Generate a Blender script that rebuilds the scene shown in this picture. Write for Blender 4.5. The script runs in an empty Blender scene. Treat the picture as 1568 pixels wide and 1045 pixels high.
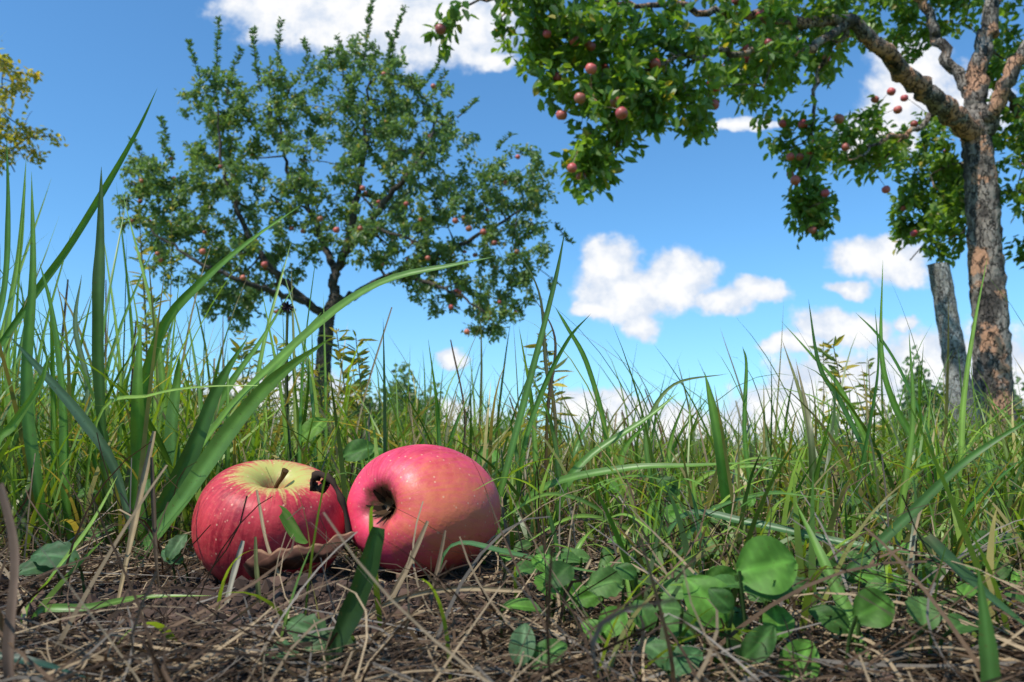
import bpy, math, random
import numpy as np
from mathutils import Vector, Quaternion, Matrix
R_=np.random.default_rng(7); random.seed(7)
sc=bpy.context.scene
# ------------------------------------------------------------------ camera
FPX=1220.0; CAMZ=0.064; PITCH=math.atan(178/FPX)
cd=bpy.data.cameras.new("camera"); cam=bpy.data.objects.new("camera",cd); sc.collection.objects.link(cam)
cam.location=(0,0,CAMZ); cam.rotation_euler=(math.pi/2+PITCH,0,0)
cd.lens=28.0; cd.sensor_width=36; cd.clip_start=0.01; cd.clip_end=2000
cd.dof.use_dof=True; cd.dof.focus_distance=0.44; cd.dof.aperture_fstop=24
sc.camera=cam
sc.view_settings.view_transform='Standard'; sc.view_settings.look='None'; sc.view_settings.exposure=0
cp,sp=math.cos(PITCH),math.sin(PITCH)
def P(u,v,d):
    """surveyed bearing u / elevation v / distance d  -> world position"""
    a=(u-784)/FPX; t=(522-v)/FPX
    dy=cp-t*sp; dz=sp+t*cp
    return np.array([a/dy*d, d, CAMZ+dz/dy*d])
def sstep(a,b,x):
    t=np.clip((x-a)/(b-a),0,1); return t*t*(3-2*t)
def G(x,y):
    x=np.asarray(x,float); y=np.asarray(y,float)
    z=.0025*np.sin(23*x+1)*np.sin(19*y)+.004*np.sin(9*x+2)*np.cos(11*y+1)
    z=z*(1-sstep(1,4,np.abs(y)))
    z=z+.10*sstep(.7,3,y)*sstep(.3,-1.2,x)+.03*sstep(.7,2,y)*np.sin(2.1*x+.5)*np.cos(1.3*y)
    z=z+.009*np.exp(-((x+.095)/.04)**2-((y-.355)/.022)**2)
    return z
# ------------------------------------------------------------------ mesh accumulators
class Acc:
    def __init__(s,k=4): s.k=k; s.V=[];s.F=[];s.C=[];s.n=0
    def add(s,V,F,C):
        V=np.asarray(V,float).reshape(-1,3); C=np.asarray(C,float)
        C=np.broadcast_to(C,(len(V),3)) if C.ndim==1 else C.reshape(-1,3)
        s.V.append(V); s.F.append(np.asarray(F,int).reshape(-1,s.k)+s.n); s.C.append(C); s.n+=len(V)
    def build(s,name,mat,smooth=False,parent=None):
        V=np.concatenate(s.V);F=np.concatenate(s.F);C=np.concatenate(s.C)
        me=bpy.data.meshes.new(name); me.vertices.add(len(V)); me.vertices.foreach_set('co',V.astype(np.float32).ravel())
        me.loops.add(F.size); me.loops.foreach_set('vertex_index',F.astype(np.int32).ravel())
        me.polygons.add(len(F)); me.polygons.foreach_set('loop_start',(np.arange(len(F))*s.k).astype(np.int32))
        me.update(calc_edges=True)
        me.polygons.foreach_set('use_smooth',np.full(len(F),smooth))
        a=me.attributes.new('col','FLOAT_COLOR','POINT')
        a.data.foreach_set('color',np.concatenate([C,np.ones((len(C),1))],1).astype(np.float32).ravel())
        me.materials.append(mat); me.validate()
        ob=bpy.data.objects.new(name,me); sc.collection.objects.link(ob)
        if parent: ob.parent=parent
        return ob
def empty(name):
    e=bpy.data.objects.new(name,None); sc.collection.objects.link(e); return e
# ------------------------------------------------------------------ materials
class NT:
    def __init__(s,nt): s.nt=nt; nt.nodes.clear()
    def n(s,t,props=None,**inp):
        nd=s.nt.nodes.new(t)
        for k,v in (props or {}).items(): setattr(nd,k,v)
        for k,v in inp.items():
            key=int(k[1:]) if k[0]=='i' and k[1:].isdigit() else k.replace('_',' ')
            s.set(nd.inputs[key],v)
        return nd
    def set(s,sock,v):
        if isinstance(v,bpy.types.NodeSocket): s.nt.links.new(v,sock)
        elif isinstance(v,bpy.types.Node): s.nt.links.new(v.outputs[0],sock)
        else:
            if sock.type=='RGBA' and len(v)==3: v=(*v,1)
            sock.default_value=v
    def m(s,op,a,b=0.0,c=0.0,clamp=False):
        return s.n('ShaderNodeMath',{'operation':op,'use_clamp':clamp},i0=a,i1=b,i2=c).outputs[0]
    def vm(s,op,a,b=(0,0,0),c=None):
        nd=s.n('ShaderNodeVectorMath',{'operation':op},i0=a)
        if op not in('LENGTH','NORMALIZE'): s.set(nd.inputs[1],b)
        if c is not None: s.set(nd.inputs[2],c)
        return nd.outputs[1] if op=='LENGTH' else nd.outputs[0]
    def mix(s,f,a,b,mode='MIX'):
        nd=s.n('ShaderNodeMix',{'data_type':'RGBA','blend_type':mode})
        s.set(nd.inputs[0],f); s.set(nd.inputs[6],a); s.set(nd.inputs[7],b); return nd.outputs[2]
    def noise(s,vec,scale,detail=4,rough=.55,out=0):
        return s.n('ShaderNodeTexNoise',Vector=vec,Scale=scale,Detail=detail,Roughness=rough).outputs[out]
    def map(s,v,a,b,c=0.,d=1.,smooth=True):
        return s.n('ShaderNodeMapRange',{'interpolation_type':'SMOOTHSTEP' if smooth else 'LINEAR'},i0=v,i1=a,i2=b,i3=c,i4=d).outputs[0]
def newmat(name):
    m=bpy.data.materials.new(name); m.use_nodes=True; return m,NT(m.node_tree)
def leafmat(name,trans=.35,rough=.45,spec=.35,under=None,tgain=(1.5,1.5,.8),nscale=60,spots=True):
    m,t=newmat(name)
    col=t.n('ShaderNodeAttribute',{'attribute_name':'col'}).outputs[0]
    if nscale:
        oc=t.n('ShaderNodeTexCoord').outputs['Object']
        nz=t.noise(oc,nscale,2)
        col=t.mix(1.0,col,t.mix(nz,(.65,.65,.65),(1.35,1.35,1.35)),'MULTIPLY')
        if spots:
            col=t.mix(t.map(t.noise(oc,nscale*6,1),.66,.76,0,.5),col,(.12,.08,.025))
    c2=col
    if under is not None:
        bf=t.n('ShaderNodeNewGeometry').outputs['Backfacing']
        c2=t.mix(t.m('MULTIPLY',bf,.55),col,under)
    pb=t.n('ShaderNodeBsdfPrincipled',Base_Color=c2,Roughness=rough)
    pb.inputs['Specular IOR Level'].default_value=spec
    tr=t.n('ShaderNodeBsdfTranslucent',Color=t.mix(1.0,col,tgain,'MULTIPLY'))
    mx=t.n('ShaderNodeMixShader',i0=trans,i1=pb,i2=tr)
    t.n('ShaderNodeOutputMaterial',Surface=mx)
    return m
M_grass=leafmat('grass_blade',.40,.40,.42,spots=False,nscale=80,tgain=(1.9,1.7,.55))
M_hero=leafmat('grass_blade_wide',.38,.40,.45,spots=True,nscale=90,tgain=(1.8,1.65,.55))
M_straw=leafmat('dry_straw',.10,.75,.12,tgain=(1.2,1,.8),spots=False,nscale=150)
M_leafA=leafmat('apple_leaf',.36,.42,.45,under=(.25,.33,.19),nscale=0,tgain=(1.8,1.8,.7))
M_leafB=leafmat('apple_leaf_near',.44,.42,.45,under=(.20,.30,.11),nscale=0,tgain=(2.0,1.9,.55))
M_weed=leafmat('weed_leaf',.34,.55,.25,nscale=160)
def barkmat(name,ca,cb,cc,scale,lo=.53,hi=.59):
    m,t=newmat(name)
    oc=t.n('ShaderNodeTexCoord').outputs['Object']
    st=t.vm('MULTIPLY',oc,(1,1,.5))
    a=t.noise(st,scale,6,.65); v=t.n('ShaderNodeTexVoronoi',{'feature':'DISTANCE_TO_EDGE'},Vector=t.vm('ADD',st,t.vm('MULTIPLY',t.noise(st,scale*1.5,3,out=1),(.22,.22,.22))),Scale=scale*1.7).outputs[0]
    st2=t.noise(oc,scale*.45,5,.65)
    col=t.mix(t.map(a,.40,.58),ca,cb); col=t.mix(t.map(st2,lo,hi),col,cc)
    crack=t.map(v,0,.08); col=t.mix(crack,(.02,.016,.012),col)
    bmp=t.n('ShaderNodeBump',Strength=1.0,Distance=.03,Height=t.m('ADD',crack,t.m('MULTIPLY',a,1.8)))
    pb=t.n('ShaderNodeBsdfPrincipled',Base_Color=col,Roughness=.9,Normal=bmp)
    t.n('ShaderNodeOutputMaterial',Surface=pb); return m
M_barkA=barkmat('bark_dark',(.04,.032,.026),(.12,.10,.08),(.10,.08,.055),14)
M_barkB=barkmat('bark_flaky',(.06,.048,.04),(.28,.24,.20),(.45,.24,.14),9,.51,.56)
M_post=barkmat('weathered_wood',(.17,.16,.145),(.36,.35,.32),(.26,.24,.20),14)
def fruitmat():
    m,t=newmat('fruit_skin')
    col=t.n('ShaderNodeAttribute',{'attribute_name':'col'}).outputs[0]
    pb=t.n('ShaderNodeBsdfPrincipled',Base_Color=col,Roughness=.42); t.n('ShaderNodeOutputMaterial',Surface=pb); return m
M_fruit=fruitmat()
# ------------------------------------------------------------------ world: sky + clouds
def cloud_lobe(u,v,ru,rv):
    p=P(u,v,1.0); return (p[0],p[2]-CAMZ,ru*1.12/FPX,rv*1.12/FPX)
LOBES=[(935,400,44,44),(955,448,66,44),(1035,428,56,42),(985,495,34,22),(905,472,34,13),(1110,464,48,18),(1165,450,42,18),
(1310,388,46,26),(1372,402,54,34),(1293,433,30,12),
(1290,500,76,30),(1210,530,48,15),(1388,492,24,13),
(1290,595,105,50),(1410,560,80,52),(1200,640,115,42),(1350,655,150,60),(1520,590,110,80),(1010,655,150,34),
(905,622,65,22),(690,555,28,16),(420,610,130,38),(600,650,190,34),
(440,6,105,62),(560,20,125,74),(690,36,100,68),(752,92,32,16),
(1345,205,60,45),(1405,110,65,60),(1375,160,60,50),(1145,190,50,11),(1500,160,50,50)]
w=bpy.data.worlds.new("World"); sc.world=w; w.use_nodes=True; t=NT(w.node_tree)
w.cycles.sampling_method='MANUAL'; w.cycles.sample_map_resolution=256
SUN=Vector((-.42,-.40,.84)).normalized()
el=math.asin(SUN.z); rot=math.atan2(SUN.x,SUN.y)
sky=t.n('ShaderNodeTexSky',{'sky_type':'NISHITA','sun_disc':False,'sun_elevation':el,'sun_rotation':rot,'air_density':1.0,'dust_density':.4,'ozone_density':2.0}).outputs[0]
skyc=t.mix(1.0,sky,(.72,1.22,1.50),'MULTIPLY')
g=t.n('ShaderNodeTexCoord').outputs['Generated']
sx=t.n('ShaderNodeSeparateXYZ',Vector=g)
yy=t.m('MAXIMUM',sx.outputs[1],.05)
X=t.m('DIVIDE',sx.outputs[0],yy); Z=t.m('DIVIDE',sx.outputs[2],yy)
pv=t.n('ShaderNodeCombineXYZ',X=X,Y=Z,Z=0.0).outputs[0]
n1=t.noise(pv,10,4,.62,out=1)
wv=t.vm('MULTIPLY_ADD',t.vm('SUBTRACT',n1,(.5,.5,.5)),(.085,.06,0),pv)
acc=None
for L in LOBES:
    cx,cz,rx,rz=cloud_lobe(*L)
    q=t.vm('MULTIPLY_ADD',wv,(1/rx,1/rz,0),(-cx/rx,-cz/rz,0)); ln=t.vm('LENGTH',q)
    acc=ln if acc is None else t.m('SMOOTH_MIN',acc,ln,.3)
fb=t.noise(pv,26,6,.62)
dens=t.m('SUBTRACT',acc,t.m('MULTIPLY',t.m('SUBTRACT',fb,.5),1.0))
mask=t.map(dens,1.22,.74)
fr=t.map(sx.outputs[1],.05,.2)
mask=t.m('MULTIPLY',mask,fr)
gn=t.map(t.noise(t.vm('MULTIPLY',g,(1,1,2.2)),3.2,4,.6),.58,.72)
mask=t.m('MAXIMUM',mask,t.m('MULTIPLY',gn,t.map(sx.outputs[1],.35,.1)))
shade=t.map(t.m('ADD',t.m('MULTIPLY',fb,.9),t.m('MULTIPLY',dens,-.45)),-.05,.40)
cc=t.mix(shade,(5.2,5.8,6.8),(7.6,7.6,7.65))
hz=t.map(sx.outputs[2],.28,-.02)
skyh=t.mix(t.m('MULTIPLY',hz,.22),skyc,(3.2,5.2,7.0))
outc=t.mix(t.m('MULTIPLY',mask,.98),skyh,cc)
bg=t.n('ShaderNodeBackground',Color=outc,Strength=.135); t.n('ShaderNodeOutputWorld',Surface=bg)
sl=bpy.data.lights.new("sun",'SUN'); sl.energy=5.0; sl.angle=math.radians(.5); sl.color=(1,.95,.86)
so=bpy.data.objects.new("sun",sl); sc.collection.objects.link(so); so.rotation_euler=SUN.to_track_quat('Z','Y').to_euler()
# ------------------------------------------------------------------ ground
def axis(lin,step,far,n):
    a=np.arange(0,lin,step); b=np.geomspace(lin,far,n); h=np.concatenate([a,b]); return np.concatenate([-h[1:][::-1],h])
xs=axis(.8,.010,700,70); ys=axis(.9,.010,900,70)+.1
XX,YY=np.meshgrid(xs,ys,indexing='ij'); ZZ=G(XX,YY)
near=(np.abs(XX)<.9)&(np.abs(YY)<1.2); ZZ=ZZ+near*R_.normal(0,.0014,XX.shape)
ni,nj=XX.shape; idx=np.arange(ni*nj).reshape(ni,nj)
F=np.stack([idx[:-1,:-1],idx[1:,:-1],idx[1:,1:],idx[:-1,1:]],-1).reshape(-1,4)
A=Acc(); A.add(np.stack([XX,YY,ZZ],-1),F,(.1,.1,.1))
m,t=newmat('soil'); oc=t.n('ShaderNodeTexCoord').outputs['Object']
a=t.noise(oc,90,7,.7); b=t.noise(oc,9,4); c=t.noise(oc,.6,4)
col=t.mix(t.map(a,.35,.68),(.020,.013,.008),(.10,.062,.040)); col=t.mix(t.map(b,.5,.75,0,.4),col,(.10,.075,.045))
far=t.mix(t.map(c,.35,.65),(.08,.14,.025),(.17,.17,.05))
dist=t.vm('LENGTH',oc); col=t.mix(t.map(dist,.9,3),col,far)
bp=t.n('ShaderNodeBump',Strength=1.0,Distance=.006,Height=a)
t.n('ShaderNodeOutputMaterial',Surface=t.n('ShaderNodeBsdfPrincipled',Base_Color=col,Roughness=.95,Normal=bp))
A.build('ground',m,True)
# ------------------------------------------------------------------ strands (grass, straw)
def strands(acc,base,az,th0,kap,L,w,S,c0,c1,azk=None,tw=None,kind='blade'):
    N=len(base); s=np.linspace(0,1,S+1)[None,:]
    if azk is None: azk=np.zeros(N)
    if tw is None: tw=R_.uniform(-1.1,1.1,N)
    th=th0[:,None]+kap[:,None]*s**1.5; a=az[:,None]+azk[:,None]*s
    d=np.stack([np.sin(th)*np.cos(a),np.sin(th)*np.sin(a),np.cos(th)],-1)
    dm=(d[:,1:]+d[:,:-1])/2*(L/S)[:,None,None]
    pos=np.concatenate([np.zeros((N,1,3)),np.cumsum(dm,1)],1)+base[:,None,:]
    side=np.stack([-np.sin(a),np.cos(a),np.zeros_like(a)],-1); nor=np.cross(d,side)
    T=tw[:,None,None]*(1-.4*s[:,:,None]); sd=side*np.cos(T)+nor*np.sin(T)
    prof=np.minimum(1,.6+1.6*s)*(1-s**2.4)+.02 if kind=='blade' else (1-.5*s)
    off=sd*(w[:,None]*prof*.5)[:,:,None]
    V=np.stack([pos-off,pos+off],2)
    k=np.arange(N)[:,None]*(S+1)*2+np.arange(S)[None,:]*2
    F=np.stack([k,k+1,k+3,k+2],-1)
    C=c0[:,None,:]*(1-s[:,:,None])+c1[:,None,:]*s[:,:,None]
    C=np.repeat(C[:,:,None,:],2,2)
    acc.add(V,F,C)
def gcol(n,dry=.12):
    base=np.array([.095,.21,.022]); lim=np.array([.25,.38,.035]); dk=np.array([.03,.085,.016]); yl=np.array([.38,.32,.10])
    r=R_.random(n)[:,None]; q=R_.random(n)[:,None]
    c=np.where(r<.55,base*(1-q)+lim*q,np.where(r<1-dry,base*(1-q)+dk*q,yl*(.6+.6*q)))
    return c*R_.uniform(.8,1.2,(n,1))
def grass(acc,N,y0,y1,spread,hfun,wmm,S,dens,dry=.12,pw=1.0,lean=.28,sig=.32):
    y=y0+(y1-y0)*R_.random(N)**pw; x=R_.uniform(-1,1,N)*(y*spread+.25)
    keep=R_.random(N)<dens(x,y); x=x[keep];y=y[keep];n=len(x)
    h=hfun(x,y)*np.exp(R_.normal(0,sig,n))
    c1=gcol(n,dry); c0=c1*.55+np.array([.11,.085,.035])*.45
    tipdry=(R_.random(n)<.15)[:,None]; c1=np.where(tipdry,np.array([.28,.21,.09]),c1)
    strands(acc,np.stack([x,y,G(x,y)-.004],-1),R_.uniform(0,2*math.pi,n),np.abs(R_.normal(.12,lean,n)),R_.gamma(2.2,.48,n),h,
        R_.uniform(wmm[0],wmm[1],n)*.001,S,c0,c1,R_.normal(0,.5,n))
def noise2(x,y,f,s=0):
    return .5+.25*(np.sin(f*x+s+1.7*np.sin(f*.7*y+s))+np.sin(f*1.13*y+2*s+1.3*np.sin(f*.83*x)))
AP=[P(414,802,.42),P(647,780,.43)]
def dens1(x,y):
    d=.25+.9*noise2(x,y,21,2)
    bare=(x<.03+ (y-.3)*.3)&(y<.47)&(x>-.5)
    d=np.where(bare,.03,d)
    for a in AP: d=np.where(((x-a[0])**2+(y-a[1])**2)<.052**2,0,d)
    d=np.where((x<-.10)&(x>-.30)&(y<.52),d*.25,d)
    d=np.where((x>.03)&(x<.15)&(y<.33),d*.30,d)     # clover patch: little grass
    return d
def h1(x,y):
    h=.070+.035*noise2(x,y,13,5)
    h=h*(1+.8*sstep(-.16,-.42,x)*sstep(1.4,.5,y))
    h=h*np.where((y<.47),.60,1.0)
    return h
AG=Acc()
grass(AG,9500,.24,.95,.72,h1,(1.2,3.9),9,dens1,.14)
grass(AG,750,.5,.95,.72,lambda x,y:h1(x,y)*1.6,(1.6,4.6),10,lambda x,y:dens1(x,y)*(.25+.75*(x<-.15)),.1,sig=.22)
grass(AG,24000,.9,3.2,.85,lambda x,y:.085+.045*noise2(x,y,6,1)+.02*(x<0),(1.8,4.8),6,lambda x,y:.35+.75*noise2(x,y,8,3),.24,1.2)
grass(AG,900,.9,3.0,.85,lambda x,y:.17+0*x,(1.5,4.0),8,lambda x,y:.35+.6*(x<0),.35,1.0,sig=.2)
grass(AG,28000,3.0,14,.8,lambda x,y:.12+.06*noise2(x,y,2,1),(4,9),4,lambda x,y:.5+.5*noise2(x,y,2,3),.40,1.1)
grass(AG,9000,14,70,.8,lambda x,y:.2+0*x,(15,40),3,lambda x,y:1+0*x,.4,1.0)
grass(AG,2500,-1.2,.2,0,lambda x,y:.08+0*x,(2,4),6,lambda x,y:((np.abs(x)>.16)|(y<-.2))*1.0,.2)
AG.build('meadow_grass',M_grass)
# hero blades
def catmull(pts,n):
    p=np.array(pts); p=np.concatenate([[2*p[0]-p[1]],p,[2*p[-1]-p[-2]]]); out=[]
    m=len(p)-3
    for t_ in np.linspace(0,m-1e-6,n):
        i=int(t_); f=t_-i; a,b,c,d=p[i:i+4]
        out.append(.5*((2*b)+(-a+c)*f+(2*a-5*b+4*c-d)*f*f+(-a+3*b-3*c+d)*f**3))
    return np.array(out)
AH=Acc()
def blade(pts,wpx,col,tipc=None,face=(0,-1,.25),cut=False,n=26,fold=.28,roll=0,root=True,acc=None):
    P3=[P(*p) for p in pts]
    if root:
        g0=float(G(P3[0][0],P3[0][1]))
        if P3[0][2]>g0+.004:
            dlt=P3[0]-P3[1]; dlt=dlt/np.linalg.norm(dlt); h=P3[0][2]-g0
            P3=[np.array([P3[0][0]+dlt[0]*min(h,.03)*.6,P3[0][1]+.02*min(1,h/.05),g0-.006])]+P3
    p=catmull(P3,n); d=pts[len(pts)//2][2]; wd=wpx*d/FPX
    tg=np.gradient(p,axis=0); tg/=np.linalg.norm(tg,axis=1)[:,None]
    f=np.array(face,float); f=f-tg*(tg@f)[:,None]; f/=np.linalg.norm(f,axis=1)[:,None]
    sd=np.cross(tg,f); s=np.linspace(0,1,n)
    r=roll+.5*np.sin(s*3+pts[0][0]); sd,f=sd*np.cos(r)[:,None]+f*np.sin(r)[:,None], f*np.cos(r)[:,None]-sd*np.sin(r)[:,None]
    prof=np.minimum(1,.45+1.4*s)*((1-s**3) if not cut else 1-.45*s**8)+.015
    prof=prof*(1+.05*np.sin(s*23+pts[0][1]))
    o=sd*(wd*.5*prof)[:,None]; c=p-f*(wd*fold*prof*.5)[:,None]
    q=.5*o; cq=p-f*(wd*fold*.25*prof)[:,None]
    V=np.stack([p-o,cq-q,c,cq+q,p+o],1)
    k=np.arange(n-1)[:,None]*5+np.arange(4)[None]; F=np.stack([k,k+1,k+6,k+5],-1)
    col=np.array(col); tc=np.array(tipc if tipc is not None else col*1.1)
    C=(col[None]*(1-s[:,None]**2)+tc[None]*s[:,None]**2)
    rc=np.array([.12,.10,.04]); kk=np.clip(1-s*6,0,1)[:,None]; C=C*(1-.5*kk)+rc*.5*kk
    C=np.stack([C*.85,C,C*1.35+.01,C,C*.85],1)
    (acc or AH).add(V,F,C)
g1=(.085,.20,.028);g2=(.15,.285,.038);g3=(.04,.10,.022);g4=(.23,.36,.055);gb=(.06,.15,.05);dr=(.32,.24,.14);db=(.12,.075,.04);gy=(.30,.27,.20)
B=blade
B([(-60,640,.56),(40,470,.55),(105,378,.54),(165,280,.53),(210,200,.52),(241,134,.51)],13,g1)
B([(158,690,.52),(150,560,.51),(150,450,.50),(153,370,.5),(155,255,.5)],28,g3,(.07,.12,.02))
B([(205,760,.56),(215,620,.55),(250,500,.54),(310,430,.53),(380,370,.52),(465,311,.5)],18,g1,g2)
B([(235,800,.5),(330,650,.49),(420,555,.48),(520,468,.47),(600,425,.46),(690,406,.45),(757,393,.44)],20,g2,g1,face=(0,-.6,.8))
B([(215,850,.47),(280,760,.46),(350,660,.45),(420,580,.44),(505,518,.43)],36,(.10,.22,.05),g2)
B([(245,800,.52),(330,690,.51),(430,555,.5),(492,478,.49)],27,g1,g2)
B([(205,830,.5),(214,700,.5),(210,600,.49),(216,485,.49)],30,g1,g2)
B([(270,760,.55),(262,660,.55),(270,590,.55),(275,545,.54)],34,gb,g2)
B([(230,820,.48),(290,700,.48),(335,590,.48),(380,515,.47)],28,g3,g1)
B([(178,725,.46),(125,640,.45),(65,570,.44),(15,515,.43)],18,(.14,.22,.12))
B([(150,640,.5),(230,605,.48),(310,592,.46),(425,590,.45)],7,g4)
B([(180,728,.4),(140,800,.37),(80,880,.34),(38,935,.31)][::-1],15,g2,g4)
B([(60,760,.5),(40,600,.5),(50,420,.5),(48,262,.5)],18,g1,g2)
B([(100,760,.52),(95,600,.52),(80,480,.52),(60,400,.52)],18,g1)
B([(20,700,.6),(10,520,.6),(30,380,.6),(40,240,.6)],14,g2,g4)
B([(-10,700,.4),(20,650,.4),(60,590,.4),(75,540,.4)],14,g2)
B([(-30,620,.45),(5,450,.45),(12,330,.45),(10,210,.45)],12,g1)
B([(120,700,.6),(135,600,.6),(115,500,.6),(125,420,.6)],14,(.12,.18,.10))
B([(300,700,.62),(345,600,.62),(400,520,.62),(455,430,.62)],14,g1,g2)
B([(440,700,.6),(430,600,.6),(400,440,.6)],9,g2,g4)
B([(742,850,.46),(780,700,.46),(822,540,.46),(850,430,.46),(866,348,.46)],13,g1,g3)
B([(800,700,.5),(830,600,.5),(870,520,.5),(905,480,.5)],9,g1)
B([(850,640,.6),(836,560,.6),(826,450,.6),(786,372,.6)],7,(.13,.10,.05),(.10,.15,.05),root=True)
B([(838,640,.58),(850,520,.58),(815,450,.58)],6,db,db)
B([(930,680,.6),(900,560,.6),(868,500,.6),(850,470,.6)],9,g1)
B([(1135,900,.41),(1118,800,.41),(1102,680,.4),(1079,569,.4)],26,g1,g2)
B([(480,1060,.255),(528,960,.255),(560,880,.255),(580,808,.255)],32,(.03,.07,.018),(.045,.11,.024),cut=True)
B([(690,836,.36),(780,846,.34),(880,870,.32),(950,882,.31),(1030,905,.3)],13,gb,g2,face=(0,-.5,.85))
B([(770,800,.5),(840,742,.48),(960,716,.46),(1060,712,.45),(1200,706,.44)],15,g1,g2,face=(0,-.5,.85))
B([(1150,1000,.33),(1270,900,.32),(1380,800,.31),(1480,705,.30),(1600,628,.29)],17,g3,g1,root=False)
B([(1345,1060,.24),(1302,950,.26),(1262,860,.28),(1218,768,.3)],20,g1,g2)
B([(1040,792,.38),(1150,800,.36),(1290,830,.34),(1420,850,.32),(1590,905,.3)],14,gb,g1,face=(0,-.5,.85))
B([(1368,900,.4),(1380,780,.4),(1398,640,.4),(1392,505,.4)],12,g4,g1)
B([(1330,720,.55),(1290,620,.55),(1255,560,.55),(1238,458,.55)],11,g1,g3)
B([(1340,720,.6),(1290,600,.6),(1240,540,.6),(1195,490,.6)],9,g2)
B([(1420,720,.55),(1370,620,.55),(1350,540,.55),(1352,398,.55)],11,g1,g2)
B([(1430,700,.55),(1390,590,.55),(1350,520,.55),(1310,478,.55)],9,g1)
B([(1470,720,.5),(1475,620,.5),(1490,510,.5),(1512,395,.5)],9,g4,g2)
B([(1310,760,.5),(1330,660,.5),(1345,560,.5),(1340,470,.5)],8,g1)
B([(1420,820,.26),(1490,890,.25),(1580,965,.23)],32,(.04,.095,.03),(.05,.12,.03),root=False)
B([(1520,1080,.2),(1512,980,.2),(1498,870,.2)],30,(.06,.15,.03),(.08,.18,.04))
B([(1568,700,.42),(1500,760,.4),(1430,850,.38)][::-1],10,g1)
B([(978,1010,.3),(962,900,.32),(942,800,.34)],8,g2,g4)
B([(60,935,.32),(130,930,.32),(220,914,.33),(325,912,.33)],13,g1,g4,face=(0,-.5,.85))
B([(-20,1000,.22),(60,1015,.22),(140,1040,.22)],16,(.03,.08,.05),face=(0,-.5,.85),root=False)
B([(1060,900,.42),(1065,800,.42),(1060,720,.42)],12,g1,g4)
B([(860,760,.5),(900,700,.5),(990,640,.5),(1040,600,.5)],14,g1,g2)
B([(1000,760,.52),(990,660,.52),(1030,590,.52),(1115,572,.52)],8,g1,(.2,.2,.08))
B([(1150,760,.6),(1140,660,.6),(1143,560,.6),(1137,530,.6)],8,g1)
B([(950,760,.6),(955,690,.6),(1000,640,.6)],12,g2)
for k in range(34):
    u=random.uniform(520,1560); d=random.uniform(.5,.95); v=random.uniform(590,660) if k%3 else random.uniform(490,570)
    l=random.uniform(-70,70); c=random.choice([g1,g2,g4,g1,g3])
    B([(u,740,d),(u+l*.25,(740+v)/2,d),(u+l,v,d+random.uniform(-.05,.05))],random.uniform(5,11)*.6/d,c,random.choice([g2,g4,dr,g1]))
for k in range(34):   # bowed blades lying across the right foreground
    u=random.uniform(820,1560); d=random.uniform(.36,.6); v=random.uniform(690,820); l=random.uniform(90,240)*random.choice([-1,1]); c=random.choice([g1,g2,g4,gb])
    B([(u,860,d),(u+l*.2,v+30,d),(u+l*.6,v,d-.03),(u+l,v+random.uniform(0,50),d-.05)],random.uniform(5,11),c,random.choice([g2,g4,g1]),face=(0,-.6,.7))
for k in range(48):
    u=random.uniform(-40,500) if k<30 else random.uniform(-60,260); d=random.uniform(.55,.95); v=random.uniform(360,600) if k<30 else random.uniform(270,480)
    l=random.uniform(-90,110); c=random.choice([g1,g2,g4,g1,gb])
    B([(u,760,d),(u+l*.2,(760+v)/2,d),(u+l,v,d+random.uniform(-.05,.05))],random.uniform(6,14)*.6/d,c,random.choice([g2,g4,dr,g1]))
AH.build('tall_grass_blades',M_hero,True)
# ------------------------------------------------------------------ straw litter, stalks
AS=Acc()
def scol(n):
    a=np.array([.36,.265,.16]);b=np.array([.11,.070,.043]);c=np.array([.25,.215,.175])
    r=R_.random((n,1)); q=R_.random((n,1)); return np.where(r<.33,a*(.6+.5*q),np.where(r<.84,b*(.35+.9*q),c*(.4+.6*q)))
def litter(N,y0,y1,th,kap,L,w,zoff,xw=.78,pw=1.,patch=.25):
    y=y0+(y1-y0)*R_.random(N)**pw; x=R_.uniform(-1,1,N)*(y*xw+.06)
    bad=np.zeros(N,bool)
    for a in AP: bad|=((x-a[0])**2+(y-a[1])**2)<.047**2
    soilp=(((x+.115)/.115)**2+((y-.345)/.062)**2)<1
    bad|=soilp&(R_.random(N)>patch)
    x=x[~bad];y=y[~bad];n=len(x); c=scol(n)
    strands(AS,np.stack([x,y,G(x,y)+R_.uniform(*zoff,n)],-1),R_.uniform(0,6.283,n),R_.normal(*th,n),R_.normal(*kap,n),R_.uniform(*L,n),R_.uniform(*w,n)*.001,6,c,c*.9,R_.normal(0,.9,n),kind='stalk')
litter(16000,.16,.6,(1.5,.12),(.1,.35),(.008,.045),(.35,1.4),(0,.006),patch=.22)
litter(3400,.17,.65,(1.3,.3),(.5,.6),(.03,.085),(.5,1.6),(0,.009),patch=.08)
litter(650,.26,.7,(.5,.35),(1.8,.7),(.04,.09),(.6,1.6),(-.003,.0),patch=.08)
litter(420,.30,.8,(.25,.25),(.3,.5),(.03,.07),(.6,1.5),(-.003,.0),patch=.08)
litter(4000,.6,1.6,(1.1,.4),(.6,.6),(.04,.12),(1.0,2.6),(0,.02))
AS2=Acc()
def S(pts,wpx,col,**k): B(pts,wpx,col,col,cut=True,acc=AS2,fold=.6,**k)
S([(372,828,.34),(352,900,.335),(334,985,.33)][::-1],9,gy)
S([(393,750,.36),(408,830,.355),(430,890,.35),(440,950,.34)][::-1],6,dr)
S([(655,798,.33),(628,860,.33),(596,925,.33)][::-1],10,(.2,.15,.09))
S([(682,812,.34),(668,880,.34),(640,1000,.33)][::-1],7,(.15,.11,.07))
S([(438,930,.28),(452,990,.27),(462,1060,.26)],7,(.40,.33,.2),root=False)
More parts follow.
